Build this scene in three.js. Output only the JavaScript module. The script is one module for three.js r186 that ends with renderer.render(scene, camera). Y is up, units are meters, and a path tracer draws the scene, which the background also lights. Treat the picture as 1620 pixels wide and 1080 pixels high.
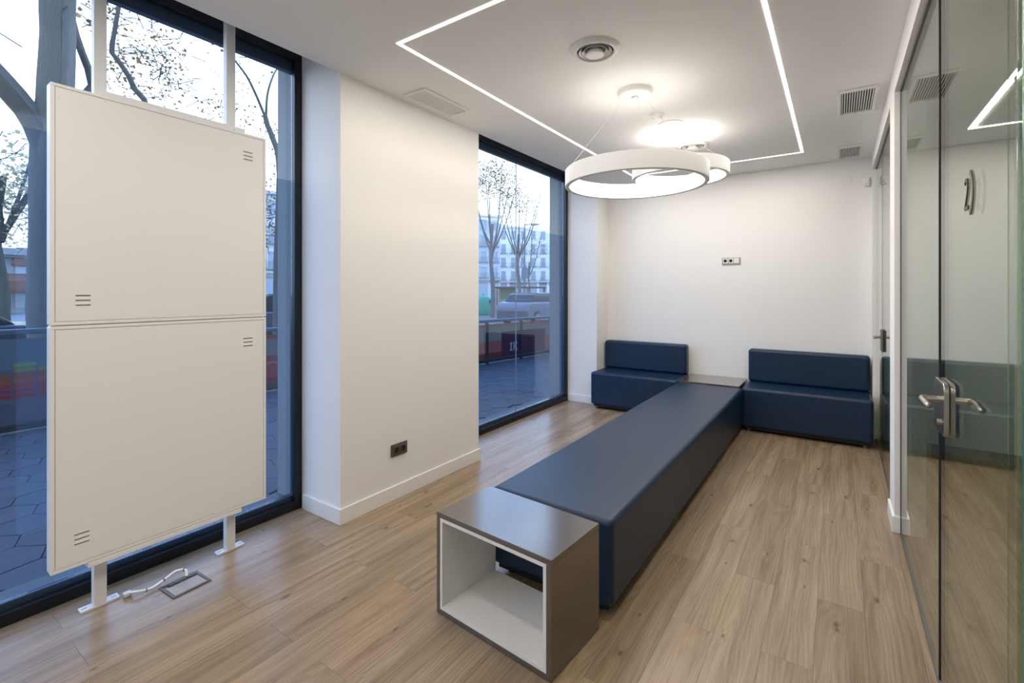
import * as THREE from 'three';
import { RoundedBoxGeometry } from 'three/addons/geometries/RoundedBoxGeometry.js';
import { mergeGeometries } from 'three/addons/utils/BufferGeometryUtils.js';
import { ImprovedNoise } from 'three/addons/math/ImprovedNoise.js';
import { RectAreaLightUniformsLib } from 'three/addons/lights/RectAreaLightUniformsLib.js';
import { FontLoader } from 'three/addons/loaders/FontLoader.js';
import { TextGeometry } from 'three/addons/geometries/TextGeometry.js';

// ---------- camera, sky, sun, exposure ----------
const scene = new THREE.Scene();
const renderer = new THREE.WebGLRenderer({ antialias: true });
renderer.toneMapping = THREE.LinearToneMapping;
renderer.toneMappingExposure = 1.0;
renderer.shadowMap.enabled = true;
RectAreaLightUniformsLib.init();

const camera = new THREE.PerspectiveCamera(2 * Math.atan(540 / 749) * 180 / Math.PI, 1.5, 0.05, 400);
camera.position.set(0, 1.3934, 0);
camera.rotation.y = Math.atan(515 / 749);
camera.setViewOffset(1620, 1080, 0, 79, 1620, 1080);

{ // hazy winter sky: milky near the horizon, bluer overhead
  const W = 64, Hh = 64, d = new Float32Array(W * Hh * 4);
  for (let j = 0; j < Hh; j++) {
    const up = Math.max(0, Math.sin(((j + 0.5) / Hh - 0.5) * Math.PI)), k = Math.pow(up, 0.6);
    for (let i = 0; i < W; i++) {
      const o = (j * W + i) * 4;
      d[o] = 4.4 * (1 - k) + 1.2 * k; d[o + 1] = 4.55 * (1 - k) + 2.2 * k; d[o + 2] = 4.7 * (1 - k) + 4.5 * k; d[o + 3] = 1;
    }
  }
  const t = new THREE.DataTexture(d, W, Hh, THREE.RGBAFormat, THREE.FloatType);
  t.mapping = THREE.EquirectangularReflectionMapping; t.magFilter = THREE.LinearFilter; t.needsUpdate = true;
  scene.background = t;
}
// the low winter sun stands behind the bare plane trees across the pavement
const SUN = new THREE.DirectionalLight(new THREE.Color(1.0, 0.86, 0.68), 0.5);
SUN.position.set(-69.5, 24.5, -13.4); SUN.target.position.set(0, 0, 0); SUN.castShadow = true;
Object.assign(SUN.shadow.camera, { left: -30, right: 30, top: 30, bottom: -30, near: 1, far: 160 });
SUN.shadow.mapSize.set(2048, 2048); SUN.shadow.radius = 2;
scene.add(SUN, SUN.target);
const LED_POWER = 90, RING_POWER = 11;

// ---------- helpers ----------
let seed = 20240117;
const rnd = () => { seed = (seed * 1664525 + 1013904223) >>> 0; return seed / 4294967296; };
const rr = (a, b) => a + (b - a) * rnd();
const noise = new ImprovedNoise();
const srgb = (r, g, b) => new THREE.Color().setRGB(r / 255, g / 255, b / 255, THREE.SRGBColorSpace);
const std = (c, roughness = 0.6, extra = {}) => new THREE.MeshStandardMaterial({ color: c, roughness, ...extra });
const phy = (c, roughness = 0.6, extra = {}) => new THREE.MeshPhysicalMaterial({ color: c, roughness, ...extra });
const taken = {};
const numbered = (n) => { taken[n] = (taken[n] ?? -1) + 1; return taken[n] ? `${n}_${String(taken[n]).padStart(3, '0')}` : n; };
function part(name, geo, m, parent, x = 0, y = 0, z = 0, ry = 0) {
  const o = new THREE.Mesh(geo, m); o.name = name; o.position.set(x, y, z); o.rotation.y = ry;
  o.castShadow = o.receiveShadow = true; parent.add(o); return o;
}
function thing(name, label, category, [x, y, z] = [0, 0, 0], ry = 0, group) {
  const o = new THREE.Group(); o.name = numbered(name); o.position.set(x, y, z); o.rotation.y = ry;
  o.userData = { label, category }; if (group) o.userData.group = group; scene.add(o); return o;
}
function solo(name, geo, m, label, category, [x, y, z] = [0, 0, 0], ry = 0, group) {
  const o = part(numbered(name), geo, m, scene, x, y, z, ry); o.userData = { label, category }; if (group) o.userData.group = group; return o;
}
function struct(name, geo, m, label, x = 0, y = 0, z = 0) {
  const o = part(name, geo, m, scene, x, y, z); o.userData = { kind: 'structure', label, category: name.split('_')[0] }; return o;
}
// box between two corners, with uv in metres
function span(x0, x1, y0, y1, z0, z1) {
  const w = x1 - x0, h = y1 - y0, d = z1 - z0, g = new THREE.BoxGeometry(w, h, d), uv = g.attributes.uv;
  const dims = [[d, h], [d, h], [w, d], [w, d], [w, h], [w, h]];
  for (let f = 0; f < 6; f++) for (let k = 0; k < 4; k++) uv.setXY(f * 4 + k, uv.getX(f * 4 + k) * dims[f][0], uv.getY(f * 4 + k) * dims[f][1]);
  g.translate((x0 + x1) / 2, (y0 + y1) / 2, (z0 + z1) / 2); return g;
}
const rbox = (w, h, d, r = 0.004, s = 2) => new RoundedBoxGeometry(w, h, d, s, Math.min(r, w / 2.01, h / 2.01, d / 2.01));
function rspan(x0, x1, y0, y1, z0, z1, r = 0.003, s = 2) { const g = rbox(x1 - x0, y1 - y0, z1 - z0, r, s); g.translate((x0 + x1) / 2, (y0 + y1) / 2, (z0 + z1) / 2); return g; }
const join = (...gs) => mergeGeometries(gs.map((g) => { const n = g.index ? g.toNonIndexed() : g.clone(); for (const k of Object.keys(n.attributes)) if (!['position', 'normal', 'uv'].includes(k)) n.deleteAttribute(k); return n; }));
const cyl = (r, h, n = 24, r2 = r) => new THREE.CylinderGeometry(r2, r, h, n);
const V = (x, y, z) => new THREE.Vector3(x, y, z);
// tapered limb through points with radii
function limb(points, r0, r1, sides = 8, steps = 24) {
  const c = new THREE.CatmullRomCurve3(points.map((p) => V(...p))), g = new THREE.TubeGeometry(c, steps, 1, sides, false), p = g.attributes.position;
  for (let i = 0; i <= steps; i++) {
    const q = c.getPointAt(i / steps), r = (r0 + (r1 - r0) * i / steps);
    for (let j = 0; j <= sides; j++) {
      const k = i * (sides + 1) + j, w = r * (1 + 0.12 * noise.noise(i * 0.6, j * 0.9, r0 * 10));
      p.setXYZ(k, q.x + (p.getX(k) - q.x) * w, q.y + (p.getY(k) - q.y) * w, q.z + (p.getZ(k) - q.z) * w);
    }
  }
  g.computeVertexNormals(); return g;
}
function dataTex(w, h, fn, color = true) {
  const d = new Uint8Array(w * h * 4);
  for (let j = 0; j < h; j++) for (let i = 0; i < w; i++) { const c = fn(i, j), o = (j * w + i) * 4; d[o] = c[0]; d[o + 1] = c[1]; d[o + 2] = c[2]; d[o + 3] = 255; }
  const t = new THREE.DataTexture(d, w, h); t.wrapS = t.wrapT = THREE.RepeatWrapping; t.magFilter = THREE.LinearFilter; t.minFilter = THREE.LinearMipmapLinearFilter; t.generateMipmaps = true;
  if (color) t.colorSpace = THREE.SRGBColorSpace; t.needsUpdate = true; return t;
}
const clamp = (v) => Math.max(0, Math.min(255, v));

// ---------- materials ----------
const grainBump = dataTex(256, 256, (i, j) => { const v = 128 + 60 * noise.noise(i * 0.35, j * 0.35, 1) + 50 * noise.noise(i * 0.13, j * 0.13, 4); return [v, v, v]; }, false);
const leatherBump = dataTex(256, 256, (i, j) => { const a = Math.abs(noise.noise(i * 0.22, j * 0.22, 2)), b = Math.abs(noise.noise(i * 0.45, j * 0.45, 7)); const v = clamp(40 + 500 * Math.min(a, b * 1.2)); return [v, v, v]; }, false);
const rep = (t, u, v) => { const c = t.clone(); c.repeat.set(u, v); c.needsUpdate = true; return c; };
const paint = std(new THREE.Color(0.80, 0.79, 0.77), 0.85, { bumpMap: rep(grainBump, 2.5, 2.5), bumpScale: 0.0006 });
const ceilPaint = std(new THREE.Color(0.85, 0.845, 0.835), 0.9);
const trimWhite = std(new THREE.Color(0.80, 0.79, 0.77), 0.45);
const metalWhite = std(new THREE.Color(0.81, 0.81, 0.80), 0.42);
const metalEdge = std(new THREE.Color(0.78, 0.78, 0.77), 0.4);
const slotDark = std(srgb(120, 116, 110), 0.7);
const frameBlack = std(srgb(20, 27, 36), 0.38, { metalness: 0.2 });
const frameNavy = std(srgb(56, 74, 94), 0.3, { metalness: 0.3 });
const glassClear = phy(new THREE.Color(0.93, 0.97, 0.98), 0, { transmission: 1, thickness: 0, ior: 1.5 });
const glassFilm = phy(new THREE.Color(0.54, 0.63, 0.74), 0, { transmission: 1, thickness: 0, ior: 1.5 });
const glassGreen = phy(new THREE.Color(0.87, 0.92, 0.85), 0, { transmission: 1, thickness: 0, ior: 1.52 });
const glassEdge = std(srgb(52, 110, 100), 0.25);
const vinyl = phy(srgb(5, 38, 66), 0.36, { bumpMap: rep(leatherBump, 6, 6), bumpScale: 0.0004, specularIntensity: 0.9 });
const taupe = phy(srgb(110, 101, 90), 0.22, { metalness: 0.6, clearcoat: 0.8, clearcoatRoughness: 0.15 });
const boxWhite = std(new THREE.Color(0.76, 0.75, 0.71), 0.5);
const darkBase = std(srgb(22, 21, 21), 0.7);
const steel = std(srgb(176, 172, 165), 0.28, { metalness: 1 });
const steelGrey = std(srgb(120, 118, 112), 0.45, { metalness: 0.7 });
const graphite = std(srgb(92, 86, 80), 0.5, { metalness: 0.3 });
const black = std(srgb(14, 13, 12), 0.6);
const ledGlow = std(new THREE.Color(0.9, 0.9, 0.9), 0.5, { emissive: new THREE.Color(1.0, 0.93, 0.85), emissiveIntensity: 3.2 });
const ringGlow = std(new THREE.Color(0.9, 0.9, 0.9), 0.5, { emissive: new THREE.Color(1.0, 0.94, 0.86), emissiveIntensity: 3.0 });

// ---------- large structure ----------
const H = 2.7, XL = -2.45, XF = -2.85, XG = 0.305, XW = 0.272, ZB = -5.757, ZR = 2.6, XO = -3.09, TOP = 3.1;
struct('ceiling', span(XL, 2.75, H, H + 0.06, ZB, ZR), ceilPaint, 'smooth white plaster ceiling over the waiting room');
struct('ceiling_slab', span(XO, 2.9, TOP, TOP + 0.15, ZB - 0.2, ZR + 0.2), paint, 'concrete slab above the plaster ceiling');
struct('wall_back', span(XO, 2.9, 0, TOP, ZB - 0.2, ZB), paint, 'plain white wall behind the two blue sofas');
struct('wall_rear', span(XO, 2.9, 0, TOP, ZR, ZR + 0.2), paint, 'white wall opposite the sofas');
struct('wall_pillar', span(XO, XL, 0, TOP, -3.075, -1.752), paint, 'wide white wall pier between the two tall windows');
struct('wall_left', span(XO, XL, 0, TOP, ZB, -5.41), paint, 'narrow white pier between far window and back wall');
struct('wall_near', span(XO, XL, 0, TOP, 1.3, ZR), paint, 'white pier at the near end of the big window');
struct('wall_lintel', span(XO, XL, 2.97, TOP, -1.752, 1.3), paint, 'lintel over the big window');
struct('wall_lintel_far', span(XO, XL, 2.97, TOP, -5.41, -3.075), paint, 'lintel over the far window');
struct('wall_post', span(XW, XW + 0.14, 0, H, -3.80, -3.52), paint, 'slim white post between the two glass office fronts');
struct('wall_header', span(XW, XW + 0.14, 2.55, H, -3.52, 1.0), paint, 'white header over the near glass office front');
struct('wall_header_far', span(XW, XW + 0.14, 2.55, H, -5.62, -3.80), paint, 'white header over the far glass office front');
struct('wall_right', span(XW, XW + 0.14, 0, H, ZB, -5.62), paint, 'white wall stub beside the right sofa');
struct('wall_right_near', span(XW, XW + 0.14, 0, H, 1.0, ZR), paint, 'white wall beyond the glass office front');
struct('wall_office', span(2.7, 2.9, 0, TOP, ZB, ZR), paint, 'white rear wall of the glazed offices');

// baseboards
struct('baseboard_pillar', rspan(XL, XL + 0.013, 0, 0.095, -3.088, -1.739), trimWhite, 'white baseboard along the wide pier');
struct('baseboard_reveal', rspan(XF + 0.02, XL, 0, 0.095, -1.752, -1.739), trimWhite, 'white baseboard on the reveal of the big window');
struct('baseboard_left', rspan(XF + 0.02, XL, 0, 0.095, -5.41, -5.397), trimWhite, 'white baseboard on the reveal of the far window');
struct('baseboard_side', rspan(XL, XL + 0.013, 0, 0.095, ZB, -5.397), trimWhite, 'white baseboard on the narrow pier');
struct('baseboard_back', rspan(XL + 0.013, XW, 0, 0.095, ZB, ZB + 0.013), trimWhite, 'white baseboard behind the sofas');
struct('baseboard_post', rspan(XW - 0.013, XW + 0.03, 0, 0.095, -3.79, -3.507), trimWhite, 'white baseboard wrapped round the slim post');

// ---------- plank floor ----------
function woodTex(k) {
  const W = 256, L = 1024, ph = k * 17.3;
  const knots = Array.from({ length: k % 3 ? 1 : 2 }, () => [rr(0.15, 0.85), rr(0.1, 0.9), rr(0.03, 0.06)]);
  return dataTex(W, L, (i, j) => {
    let x = i / W, y = j / L, dark = 0;
    let wx = x + 0.05 * noise.noise(x * 2, y * 3, ph);
    for (const [kx, ky, kr] of knots) {
      const dx = (x - kx) * 0.171, dy = (y - ky) * 1.0, d2 = Math.hypot(dx, dy * 0.42) / kr * 2.2;
      wx += 0.10 * Math.exp(-d2 * d2) * Math.sign(dx || 1); dark += 55 * Math.exp(-Math.pow(d2 * 3.2, 2));
    }
    const cathedral = Math.sin((wx * 9 + 1.6 * noise.noise(wx * 3, y * 2.2, ph + 3) + (k % 2 ? 3.5 * Math.pow(Math.abs(x - 0.5), 2) * 6 + y * 4 : 0)) * 6.28);
    const streak = noise.noise(wx * 26, y * 3.2, ph + 7), fine = noise.noise(x * 95, y * 13, ph + 11), broad = noise.noise(wx * 4, y * 1.1, ph + 19);
    const pore = Math.max(0, noise.noise(x * 140, y * 22, ph + 29) - 0.35);
    const v = 4.5 * cathedral + 13 * streak + 8 * fine + 23 * broad - dark - 45 * pore;
    return [clamp(147 + v), clamp(127 + v * 0.98), clamp(103 + v * 0.93)];
  });
}
const woodTexes = [0, 1, 2, 3, 4, 5].map(woodTex);
const tints = [new THREE.Color(1, 1, 1), new THREE.Color(0.90, 0.885, 0.86), new THREE.Color(1.03, 1.0, 0.97)];
const woodMats = []; for (const t of woodTexes) for (const c of tints) woodMats.push(phy(c, 0.27, { map: t, bumpMap: t, bumpScale: 0.0002 }));
const floor = struct('floor', span(XF - 0.08, 2.7, -0.16, -0.009, ZB, ZR), std(srgb(84, 68, 52), 0.9), 'grey-brown oak plank floor of the waiting room');
const plankGeos = {};
function plankGeo(w, l, full = 1) {
  const key = w.toFixed(3) + '_' + l.toFixed(3);
  if (!plankGeos[key]) {
    const g = new THREE.BoxGeometry(w - 0.0009, 0.009, l - 0.0009), uv = g.attributes.uv;
    for (let k = 8; k < 12; k++) uv.setXY(k, uv.getX(k) * w / 0.171, uv.getY(k) * l / full);
    plankGeos[key] = g;
  }
  return plankGeos[key];
}
{
  const PW = 0.171, PL = 1.0;
  for (let i = -16; i <= 4; i++) {
    let x0 = -0.245 + i * PW, x1 = x0 + PW; x0 = Math.max(x0, XF - 0.005); x1 = Math.min(x1, 0.4405); if (x1 - x0 < 0.02) continue;
    const off = (((i % 2) + 2) % 2) ? -0.56 : -1.06;
    for (let k = -4; k <= 6; k++) {
      let z0 = off - PL * k, z1 = z0 + PL; z0 = Math.max(z0, ZB); z1 = Math.min(z1, ZR); if (z1 - z0 < 0.02) continue;
      const p = part('plank', plankGeo(x1 - x0, z1 - z0), woodMats[Math.floor(rnd() * woodMats.length)], floor, (x0 + x1) / 2, -0.0045, (z0 + z1) / 2, rnd() < 0.5 ? Math.PI : 0);
      p.castShadow = false;
    }
  }
  for (let i = 0; i < 13; i++) for (let k = 0; k < 9; k++) { // offices behind the glass
    const z0 = ZB + k * 1.0 - (i % 2 ? 0.5 : 0), a = Math.max(z0, ZB), b = Math.min(z0 + 1, ZR); if (b - a < 0.05) continue;
    part('plank', plankGeo(PW, b - a), woodMats[Math.floor(rnd() * woodMats.length)], floor, 0.4405 + PW * (i + 0.5), -0.0045, (a + b) / 2);
  }
}

// ---------- windows ----------
function windowUnit(name, label, z0, z1, joints) {
  const w = new THREE.Group(); w.name = name; w.userData = { kind: 'structure', label, category: 'window' }; scene.add(w);
  const yT = 2.97, xg = -2.905;
  // outer black surround
  part('sill', rspan(XF - 0.035, XF, 0, 0.055, z0, z1), frameBlack, w);
  part('head', rspan(XF - 0.035, XF, 2.865, yT, z0, z1), frameBlack, w);
  part('jamb', rspan(XF - 0.035, XF, 0.055, 2.865, z0, z0 + 0.05), frameBlack, w);
  part('jamb', rspan(XF - 0.035, XF, 0.055, 2.865, z1 - 0.05, z1), frameBlack, w);
  // inner rails that hold the glass
  part('bottom_rail', rspan(xg - 0.025, XF - 0.035, 0, 0.085, z0, z1), frameNavy, w);
  part('top_rail', rspan(xg - 0.025, XF - 0.035, 2.80, yT, z0, z1), frameNavy, w);
  part('stile', rspan(xg - 0.025, XF - 0.035, 0.085, 2.80, z0, z0 + 0.035), frameNavy, w);
  part('stile', rspan(xg - 0.025, XF - 0.035, 0.085, 2.80, z1 - 0.035, z1), frameNavy, w);
  part('outer_sill', rspan(XO - 0.02, xg - 0.025, -0.05, 0.04, z0, z1), std(srgb(84, 88, 92), 0.7), w);
  const zs = [z0 + 0.035, ...joints, z1 - 0.035];
  for (let i = 0; i + 1 < zs.length; i++) {
    const g = part('pane', span(xg - 0.006, xg + 0.006, 0.085, 2.80, zs[i] + 0.002, zs[i + 1] - 0.002), glassClear, w);
    g.castShadow = false;
    const f = part('tinted_film', new THREE.PlaneGeometry(zs[i + 1] - zs[i] - 0.004, 2.02), glassFilm, g, xg + 0.0075, 0.085 + 1.01, (zs[i] + zs[i + 1]) / 2, Math.PI / 2);
    f.userData.label = 'grey-blue solar film on the lower glass'; f.castShadow = false;
  }
  for (const j of joints) part('joint', span(xg - 0.006, xg + 0.006, 0.085, 2.80, j - 0.0018, j + 0.0018), std(srgb(128, 140, 150), 0.4), w);
}
windowUnit('window_1', 'tall black-framed shop window behind the white display stand', -1.752, 1.3, [-0.3]);
windowUnit('window_2', 'tall black-framed window between the wide pier and the sofas', -5.41, -3.075, [-4.30]);

// ---------- glass office fronts ----------
const fronts = thing('glass_partition', 'frameless glass office front beside the near glass door', 'glass wall', [0, 0, 0]);
part('pane', span(XG - 0.005, XG + 0.005, 0.012, 2.55, -3.50, -2.257), glassGreen, fronts);
part('pane', span(XG + 0.002, XG + 0.012, 0.012, 2.55, -1.352, 0.98), glassGreen, fronts);
part('glass_edge', span(XG + 0.001, XG + 0.013, 0.012, 2.55, -1.366, -1.354), glassEdge, fronts);
part('floor_channel', rspan(XG - 0.011, XG + 0.011, 0.0, 0.014, -3.50, 0.98), steelGrey, fronts);
part('top_channel', rspan(XG - 0.012, XG + 0.012, 2.538, 2.551, -3.50, 0.98), graphite, fronts);
part('side_channel', rspan(XG - 0.008, XG + 0.008, 0.014, 2.54, -3.516, -3.50), graphite, fronts);
part('gasket', span(XG - 0.008, XG + 0.008, 0.014, 2.54, -2.2545, -2.2465), black, fronts);
{
  const d = new THREE.Group(); d.name = 'door_1'; d.userData = { kind: 'structure', label: 'clear glass office door marked with the number 2', category: 'door' }; scene.add(d);
  part('pane', span(XG - 0.005, XG + 0.005, 0.016, 2.536, -2.244, -1.436), glassGreen, d);
  part('pivot_strip', rspan(XG - 0.004, XG + 0.008, 0.016, 2.536, -1.434, -1.372), glassGreen, d);
  const ls = new THREE.Shape(), lw = 0.095, lh = 0.086, lr = 0.03;
  ls.moveTo(-lw + lr, -lh); ls.lineTo(lw - lr, -lh); ls.quadraticCurveTo(lw, -lh, lw, -lh + lr); ls.lineTo(lw, lh - lr); ls.quadraticCurveTo(lw, lh, lw - lr, lh); ls.lineTo(-lw + lr, lh); ls.quadraticCurveTo(-lw, lh, -lw, lh - lr); ls.lineTo(-lw, -lh + lr); ls.quadraticCurveTo(-lw, -lh, -lw + lr, -lh);
  const lockGeo = new THREE.ExtrudeGeometry(ls, { depth: 0.010, bevelSize: 0.002, bevelThickness: 0.002, bevelSegments: 2, curveSegments: 8 }); lockGeo.translate(0, 0, -0.005); lockGeo.rotateY(-Math.PI / 2);
  for (const s of [-1, 1]) {
    const xf = XG + s * 0.0055;
    const lock = part('lock_plate', lockGeo, steel, d, xf + s * 0.007, 1.003, -2.165);
    part('back_plate', rbox(0.004, 0.14, 0.15, 0.002), black, lock, -s * 0.0085, 0, 0);
    const rose = cyl(0.011, 0.05, 20); rose.rotateZ(Math.PI / 2);
    part('lever_neck', rose, steel, lock, s * 0.03, 0.026, 0.025);
    const grip = limb([[0, 0, 0], [s * 0.004, 0, 0.03], [s * 0.002, -0.002, 0.075], [0, -0.004, 0.118]], 0.0095, 0.009, 12, 16);
    part('lever_grip', grip, steel, lock, s * 0.051, 0.026, 0.018);
    const end = new THREE.SphereGeometry(0.0098, 14, 10);
    part('lever_tip', end, steel, lock, s * 0.051, 0.022, 0.136);
    const cy = cyl(0.0085, 0.012, 18); cy.rotateZ(Math.PI / 2);
    part('lock_cylinder', cy, steel, lock, s * 0.010, -0.05, 0.025);
  }
  const font = await new FontLoader().loadAsync('fonts/droid/droid_sans_regular.typeface.json');
  const num = new TextGeometry('2', { font, size: 0.088, depth: 0.003, curveSegments: 8 });
  num.computeBoundingBox(); num.translate(-num.boundingBox.min.x, -num.boundingBox.min.y, 0);
  const n = part('door_number', num, std(srgb(62, 58, 50), 0.45, { metalness: 0.4 }), d, XG - 0.0055, 1.622, -1.838, -Math.PI / 2); n.scale.x = 0.8;
  n.userData.label = 'dark grey number 2';
  const arcShape = new THREE.Shape();
  arcShape.absarc(0, 0, 0.072, -1.02, 1.02, false); arcShape.absarc(-0.008, 0, 0.064, 0.98, -0.98, true);
  const a = part('curved_mark', new THREE.ExtrudeGeometry(arcShape, { depth: 0.003, bevelEnabled: false, curveSegments: 24 }), std(srgb(92, 92, 78), 0.45, { metalness: 0.4 }), d, XG - 0.0055, 1.663, -1.806, -Math.PI / 2);
  a.userData.label = 'grey arc beside the number';
}
const frontsFar = thing('glass_partition', 'glass office front next to the right blue sofa', 'glass wall', [0, 0, 0]);
part('pane', span(XG - 0.005, XG + 0.005, 0.012, 2.55, -5.60, -4.892), glassGreen, frontsFar);
part('floor_channel', rspan(XG - 0.011, XG + 0.011, 0, 0.014, -5.60, -3.82), steelGrey, frontsFar);
part('top_channel', rspan(XG - 0.012, XG + 0.012, 2.538, 2.551, -5.60, -3.82), graphite, frontsFar);
part('gasket', span(XG - 0.006, XG + 0.006, 0.014, 2.54, -4.891, -4.882), black, frontsFar);
{
  const d = new THREE.Group(); d.name = 'door_2'; d.userData = { kind: 'structure', label: 'clear glass office door beyond the slim white post', category: 'door' }; scene.add(d);
  part('pane', span(XG - 0.005, XG + 0.005, 0.016, 2.536, -4.880, -3.83), glassGreen, d);
  for (const s of [-1, 1]) {
    const lock = part('lock_plate', rbox(0.014, 0.172, 0.17, 0.006, 3), s < 0 ? graphite : steel, d, XG + s * 0.0125, 1.003, -4.785);
    const rose = cyl(0.011, 0.05, 16); rose.rotateZ(Math.PI / 2);
    part('lever_neck', rose, steel, lock, s * 0.03, 0.026, 0);
    part('lever_grip', rbox(0.016, 0.016, 0.12, 0.006), steel, lock, s * 0.052, 0.026, 0.05);
  }
}

// ---------- ceiling light line and pendants ----------
function ledRectangle(x0, x1, z0, z1, label) {
  const w = 0.0195, t = thing('ceiling_led_line', label, 'light', [0, 0, 0]);
  const seg = [[x0 - w / 2, x0 + w / 2, z0 - w / 2, z1 + w / 2], [x1 - w / 2, x1 + w / 2, z0 - w / 2, z1 + w / 2], [x0 + w / 2, x1 - w / 2, z0 - w / 2, z0 + w / 2], [x0 + w / 2, x1 - w / 2, z1 - w / 2, z1 + w / 2]];
  for (const [a, b, c, d] of seg) {
    part('light_strip', span(a, b, H - 0.003, H - 0.0005, c, d), ledGlow, t);
    const L = new THREE.RectAreaLight(new THREE.Color(1.0, 0.92, 0.845), LED_POWER, b - a, d - c);
    L.position.set((a + b) / 2, H - 0.005, (c + d) / 2); L.rotation.x = -Math.PI / 2; L.name = 'led_line_light'; L.castShadow = true; scene.add(L);
  }
}
ledRectangle(-1.905, -0.272, -5.2, -1.716, 'thin white light line set as a rectangle in the ceiling');
ledRectangle(-1.905, -0.272, -0.55, 2.1, 'second rectangular light line in the ceiling behind the viewer');
function pendant(x, z, R, yb, label, cables) {
  const hB = 0.108, t = thing('ring_pendant', label, 'light', [x, 0, z], 0, 'ring pendants');
  const shell = new THREE.LatheGeometry([[R - 0.028, yb + 0.004], [R - 0.028, yb], [R - 0.004, yb], [R, yb + 0.004], [R, yb + hB - 0.004], [R - 0.004, yb + hB], [R - 0.028, yb + hB], [R - 0.028, yb + hB - 0.004]].map((p) => new THREE.Vector2(...p)), 96);
  part('ring_housing', shell, metalWhite, t);
  const glow = new THREE.LatheGeometry([[R - 0.028, yb + 0.004], [R - 0.031, yb + 0.006], [R - 0.031, yb + hB - 0.006], [R - 0.028, yb + hB - 0.004]].map((p) => new THREE.Vector2(...p)), 96);
  part('lamp_diffuser', glow, ringGlow, t).userData.label = 'glowing opal inner face';
  part('canopy', (() => { const g = new THREE.LatheGeometry([[0, H - 0.036], [0.095, H - 0.036], [0.106, H - 0.032], [0.11, H - 0.024], [0.11, H]].map((p) => new THREE.Vector2(...p)), 48); return g; })(), trimWhite, t);
  part('canopy_cap', rspan(-0.02, 0.02, H - 0.05, H - 0.036, -0.012, 0.012), metalEdge, t);
  const wire = std(srgb(215, 210, 200), 0.5);
  for (let k = 0; k < 3; k++) {
    const a = k * 2.094 + 0.5, ex = Math.cos(a) * (R - 0.014), ez = Math.sin(a) * (R - 0.014);
    part('suspension_cable', new THREE.TubeGeometry(new THREE.LineCurve3(V(Math.cos(a) * 0.06, H - 0.036, Math.sin(a) * 0.06), V(ex, yb + hB, ez)), 1, 0.0008, 6), wire, t);
  }
  const N = 12, lw = 2 * Math.PI * (R - 0.04) / N * 0.92;
  for (let k = 0; k < N; k++) {
    const a = k / N * 2 * Math.PI, L = new THREE.RectAreaLight(new THREE.Color(1.0, 0.91, 0.81), RING_POWER, lw, hB - 0.02);
    L.position.set(x + Math.cos(a) * (R - 0.042), yb + hB / 2, z + Math.sin(a) * (R - 0.042));
    L.lookAt(x - Math.cos(a) * 0, yb + hB / 2, z); // faces the ring's axis
    L.rotation.set(0, Math.atan2(Math.cos(a), Math.sin(a)), 0); L.name = 'ring_light'; L.castShadow = true; scene.add(L);
  }
}
pendant(-1.09, -3.0, 0.452, 2.083, 'larger white ring pendant hanging lower, nearer the front');
pendant(-1.085, -4.04, 0.383, 2.333, 'smaller white ring pendant hanging higher, behind the larger ring');

// ---------- ceiling fittings ----------
function diffuser(x, z, label) {
  const t = thing('round_air_diffuser', label, 'air vent', [x, H, z], 0, 'round air diffusers');
  const L = (pts, n = 48) => new THREE.LatheGeometry(pts.map((p) => new THREE.Vector2(...p)), n);
  part('flange', L([[0.098, -0.001], [0.098, -0.016], [0.106, -0.021], [0.118, -0.017], [0.132, -0.004], [0.132, 0]]), trimWhite, t);
  part('throat', L([[0, -0.0015], [0.098, -0.0015]]), black, t);
  for (const [r, k] of [[0.086, 0], [0.068, 1]]) part('cone_ring', L([[r - 0.012, -0.003 - k * 0.002], [r, -0.016 - k * 0.004], [r + 0.003, -0.017 - k * 0.004], [r - 0.008, -0.002 - k * 0.002]]), metalEdge, t);
  part('centre_disc', L([[0, -0.036], [0.044, -0.034], [0.050, -0.030], [0.036, -0.006]]), metalEdge, t);
}
diffuser(-1.078, -2.36, 'round white air diffuser nearest the camera, above the large ring');
diffuser(-1.067, -4.40, 'round white air diffuser half hidden behind the ring lamps');
{
  const t = thing('smoke_detector', 'small white smoke detector on the ceiling behind the first canopy', 'detector', [-1.10, H, -3.50]);
  part('base', cyl(0.05, 0.012, 32).translate(0, -0.006, 0), trimWhite, t);
  part('sensor_cap', cyl(0.030, 0.022, 32, 0.042).translate(0, -0.023, 0), trimWhite, t);
  const s = thing('ceiling_speaker', 'flat white ceiling disc beside the small smoke detector', 'speaker', [-1.07, H, -3.745]);
  part('rim', new THREE.TorusGeometry(0.088, 0.006, 10, 48).rotateX(Math.PI / 2), trimWhite, s);
  part('cover', cyl(0.085, 0.006, 40).translate(0, -0.003, 0), trimWhite, s);
}
function grille(x0, x1, z0, z1, label) {
  const t = thing('ceiling_grille', label, 'air vent', [(x0 + x1) / 2, H, (z0 + z1) / 2], 0, 'ceiling grilles by the glass wall');
  const w = (x1 - x0) / 2, d = (z1 - z0) / 2, f = 0.02;
  part('backing', span(-w + 0.004, w - 0.004, -0.002, -0.0005, -d + 0.004, d - 0.004), black, t);
  for (const [a, b, c, e] of [[-w, w, -d, -d + f], [-w, w, d - f, d], [-w, -w + f, -d + f, d - f], [w - f, w, -d + f, d - f]]) part('frame_bar', rspan(a, b, -0.016, -0.001, c, e), trimWhite, t);
  const n = 13, iw = 2 * (w - f);
  for (let k = 0; k < n; k++) {
    const s = part('slat', rbox(0.0062, 0.006, 2 * (d - f), 0.0015, 1), trimWhite, t, -w + f + (k + 0.5) * iw / n, -0.009, 0);
  }
}
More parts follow.
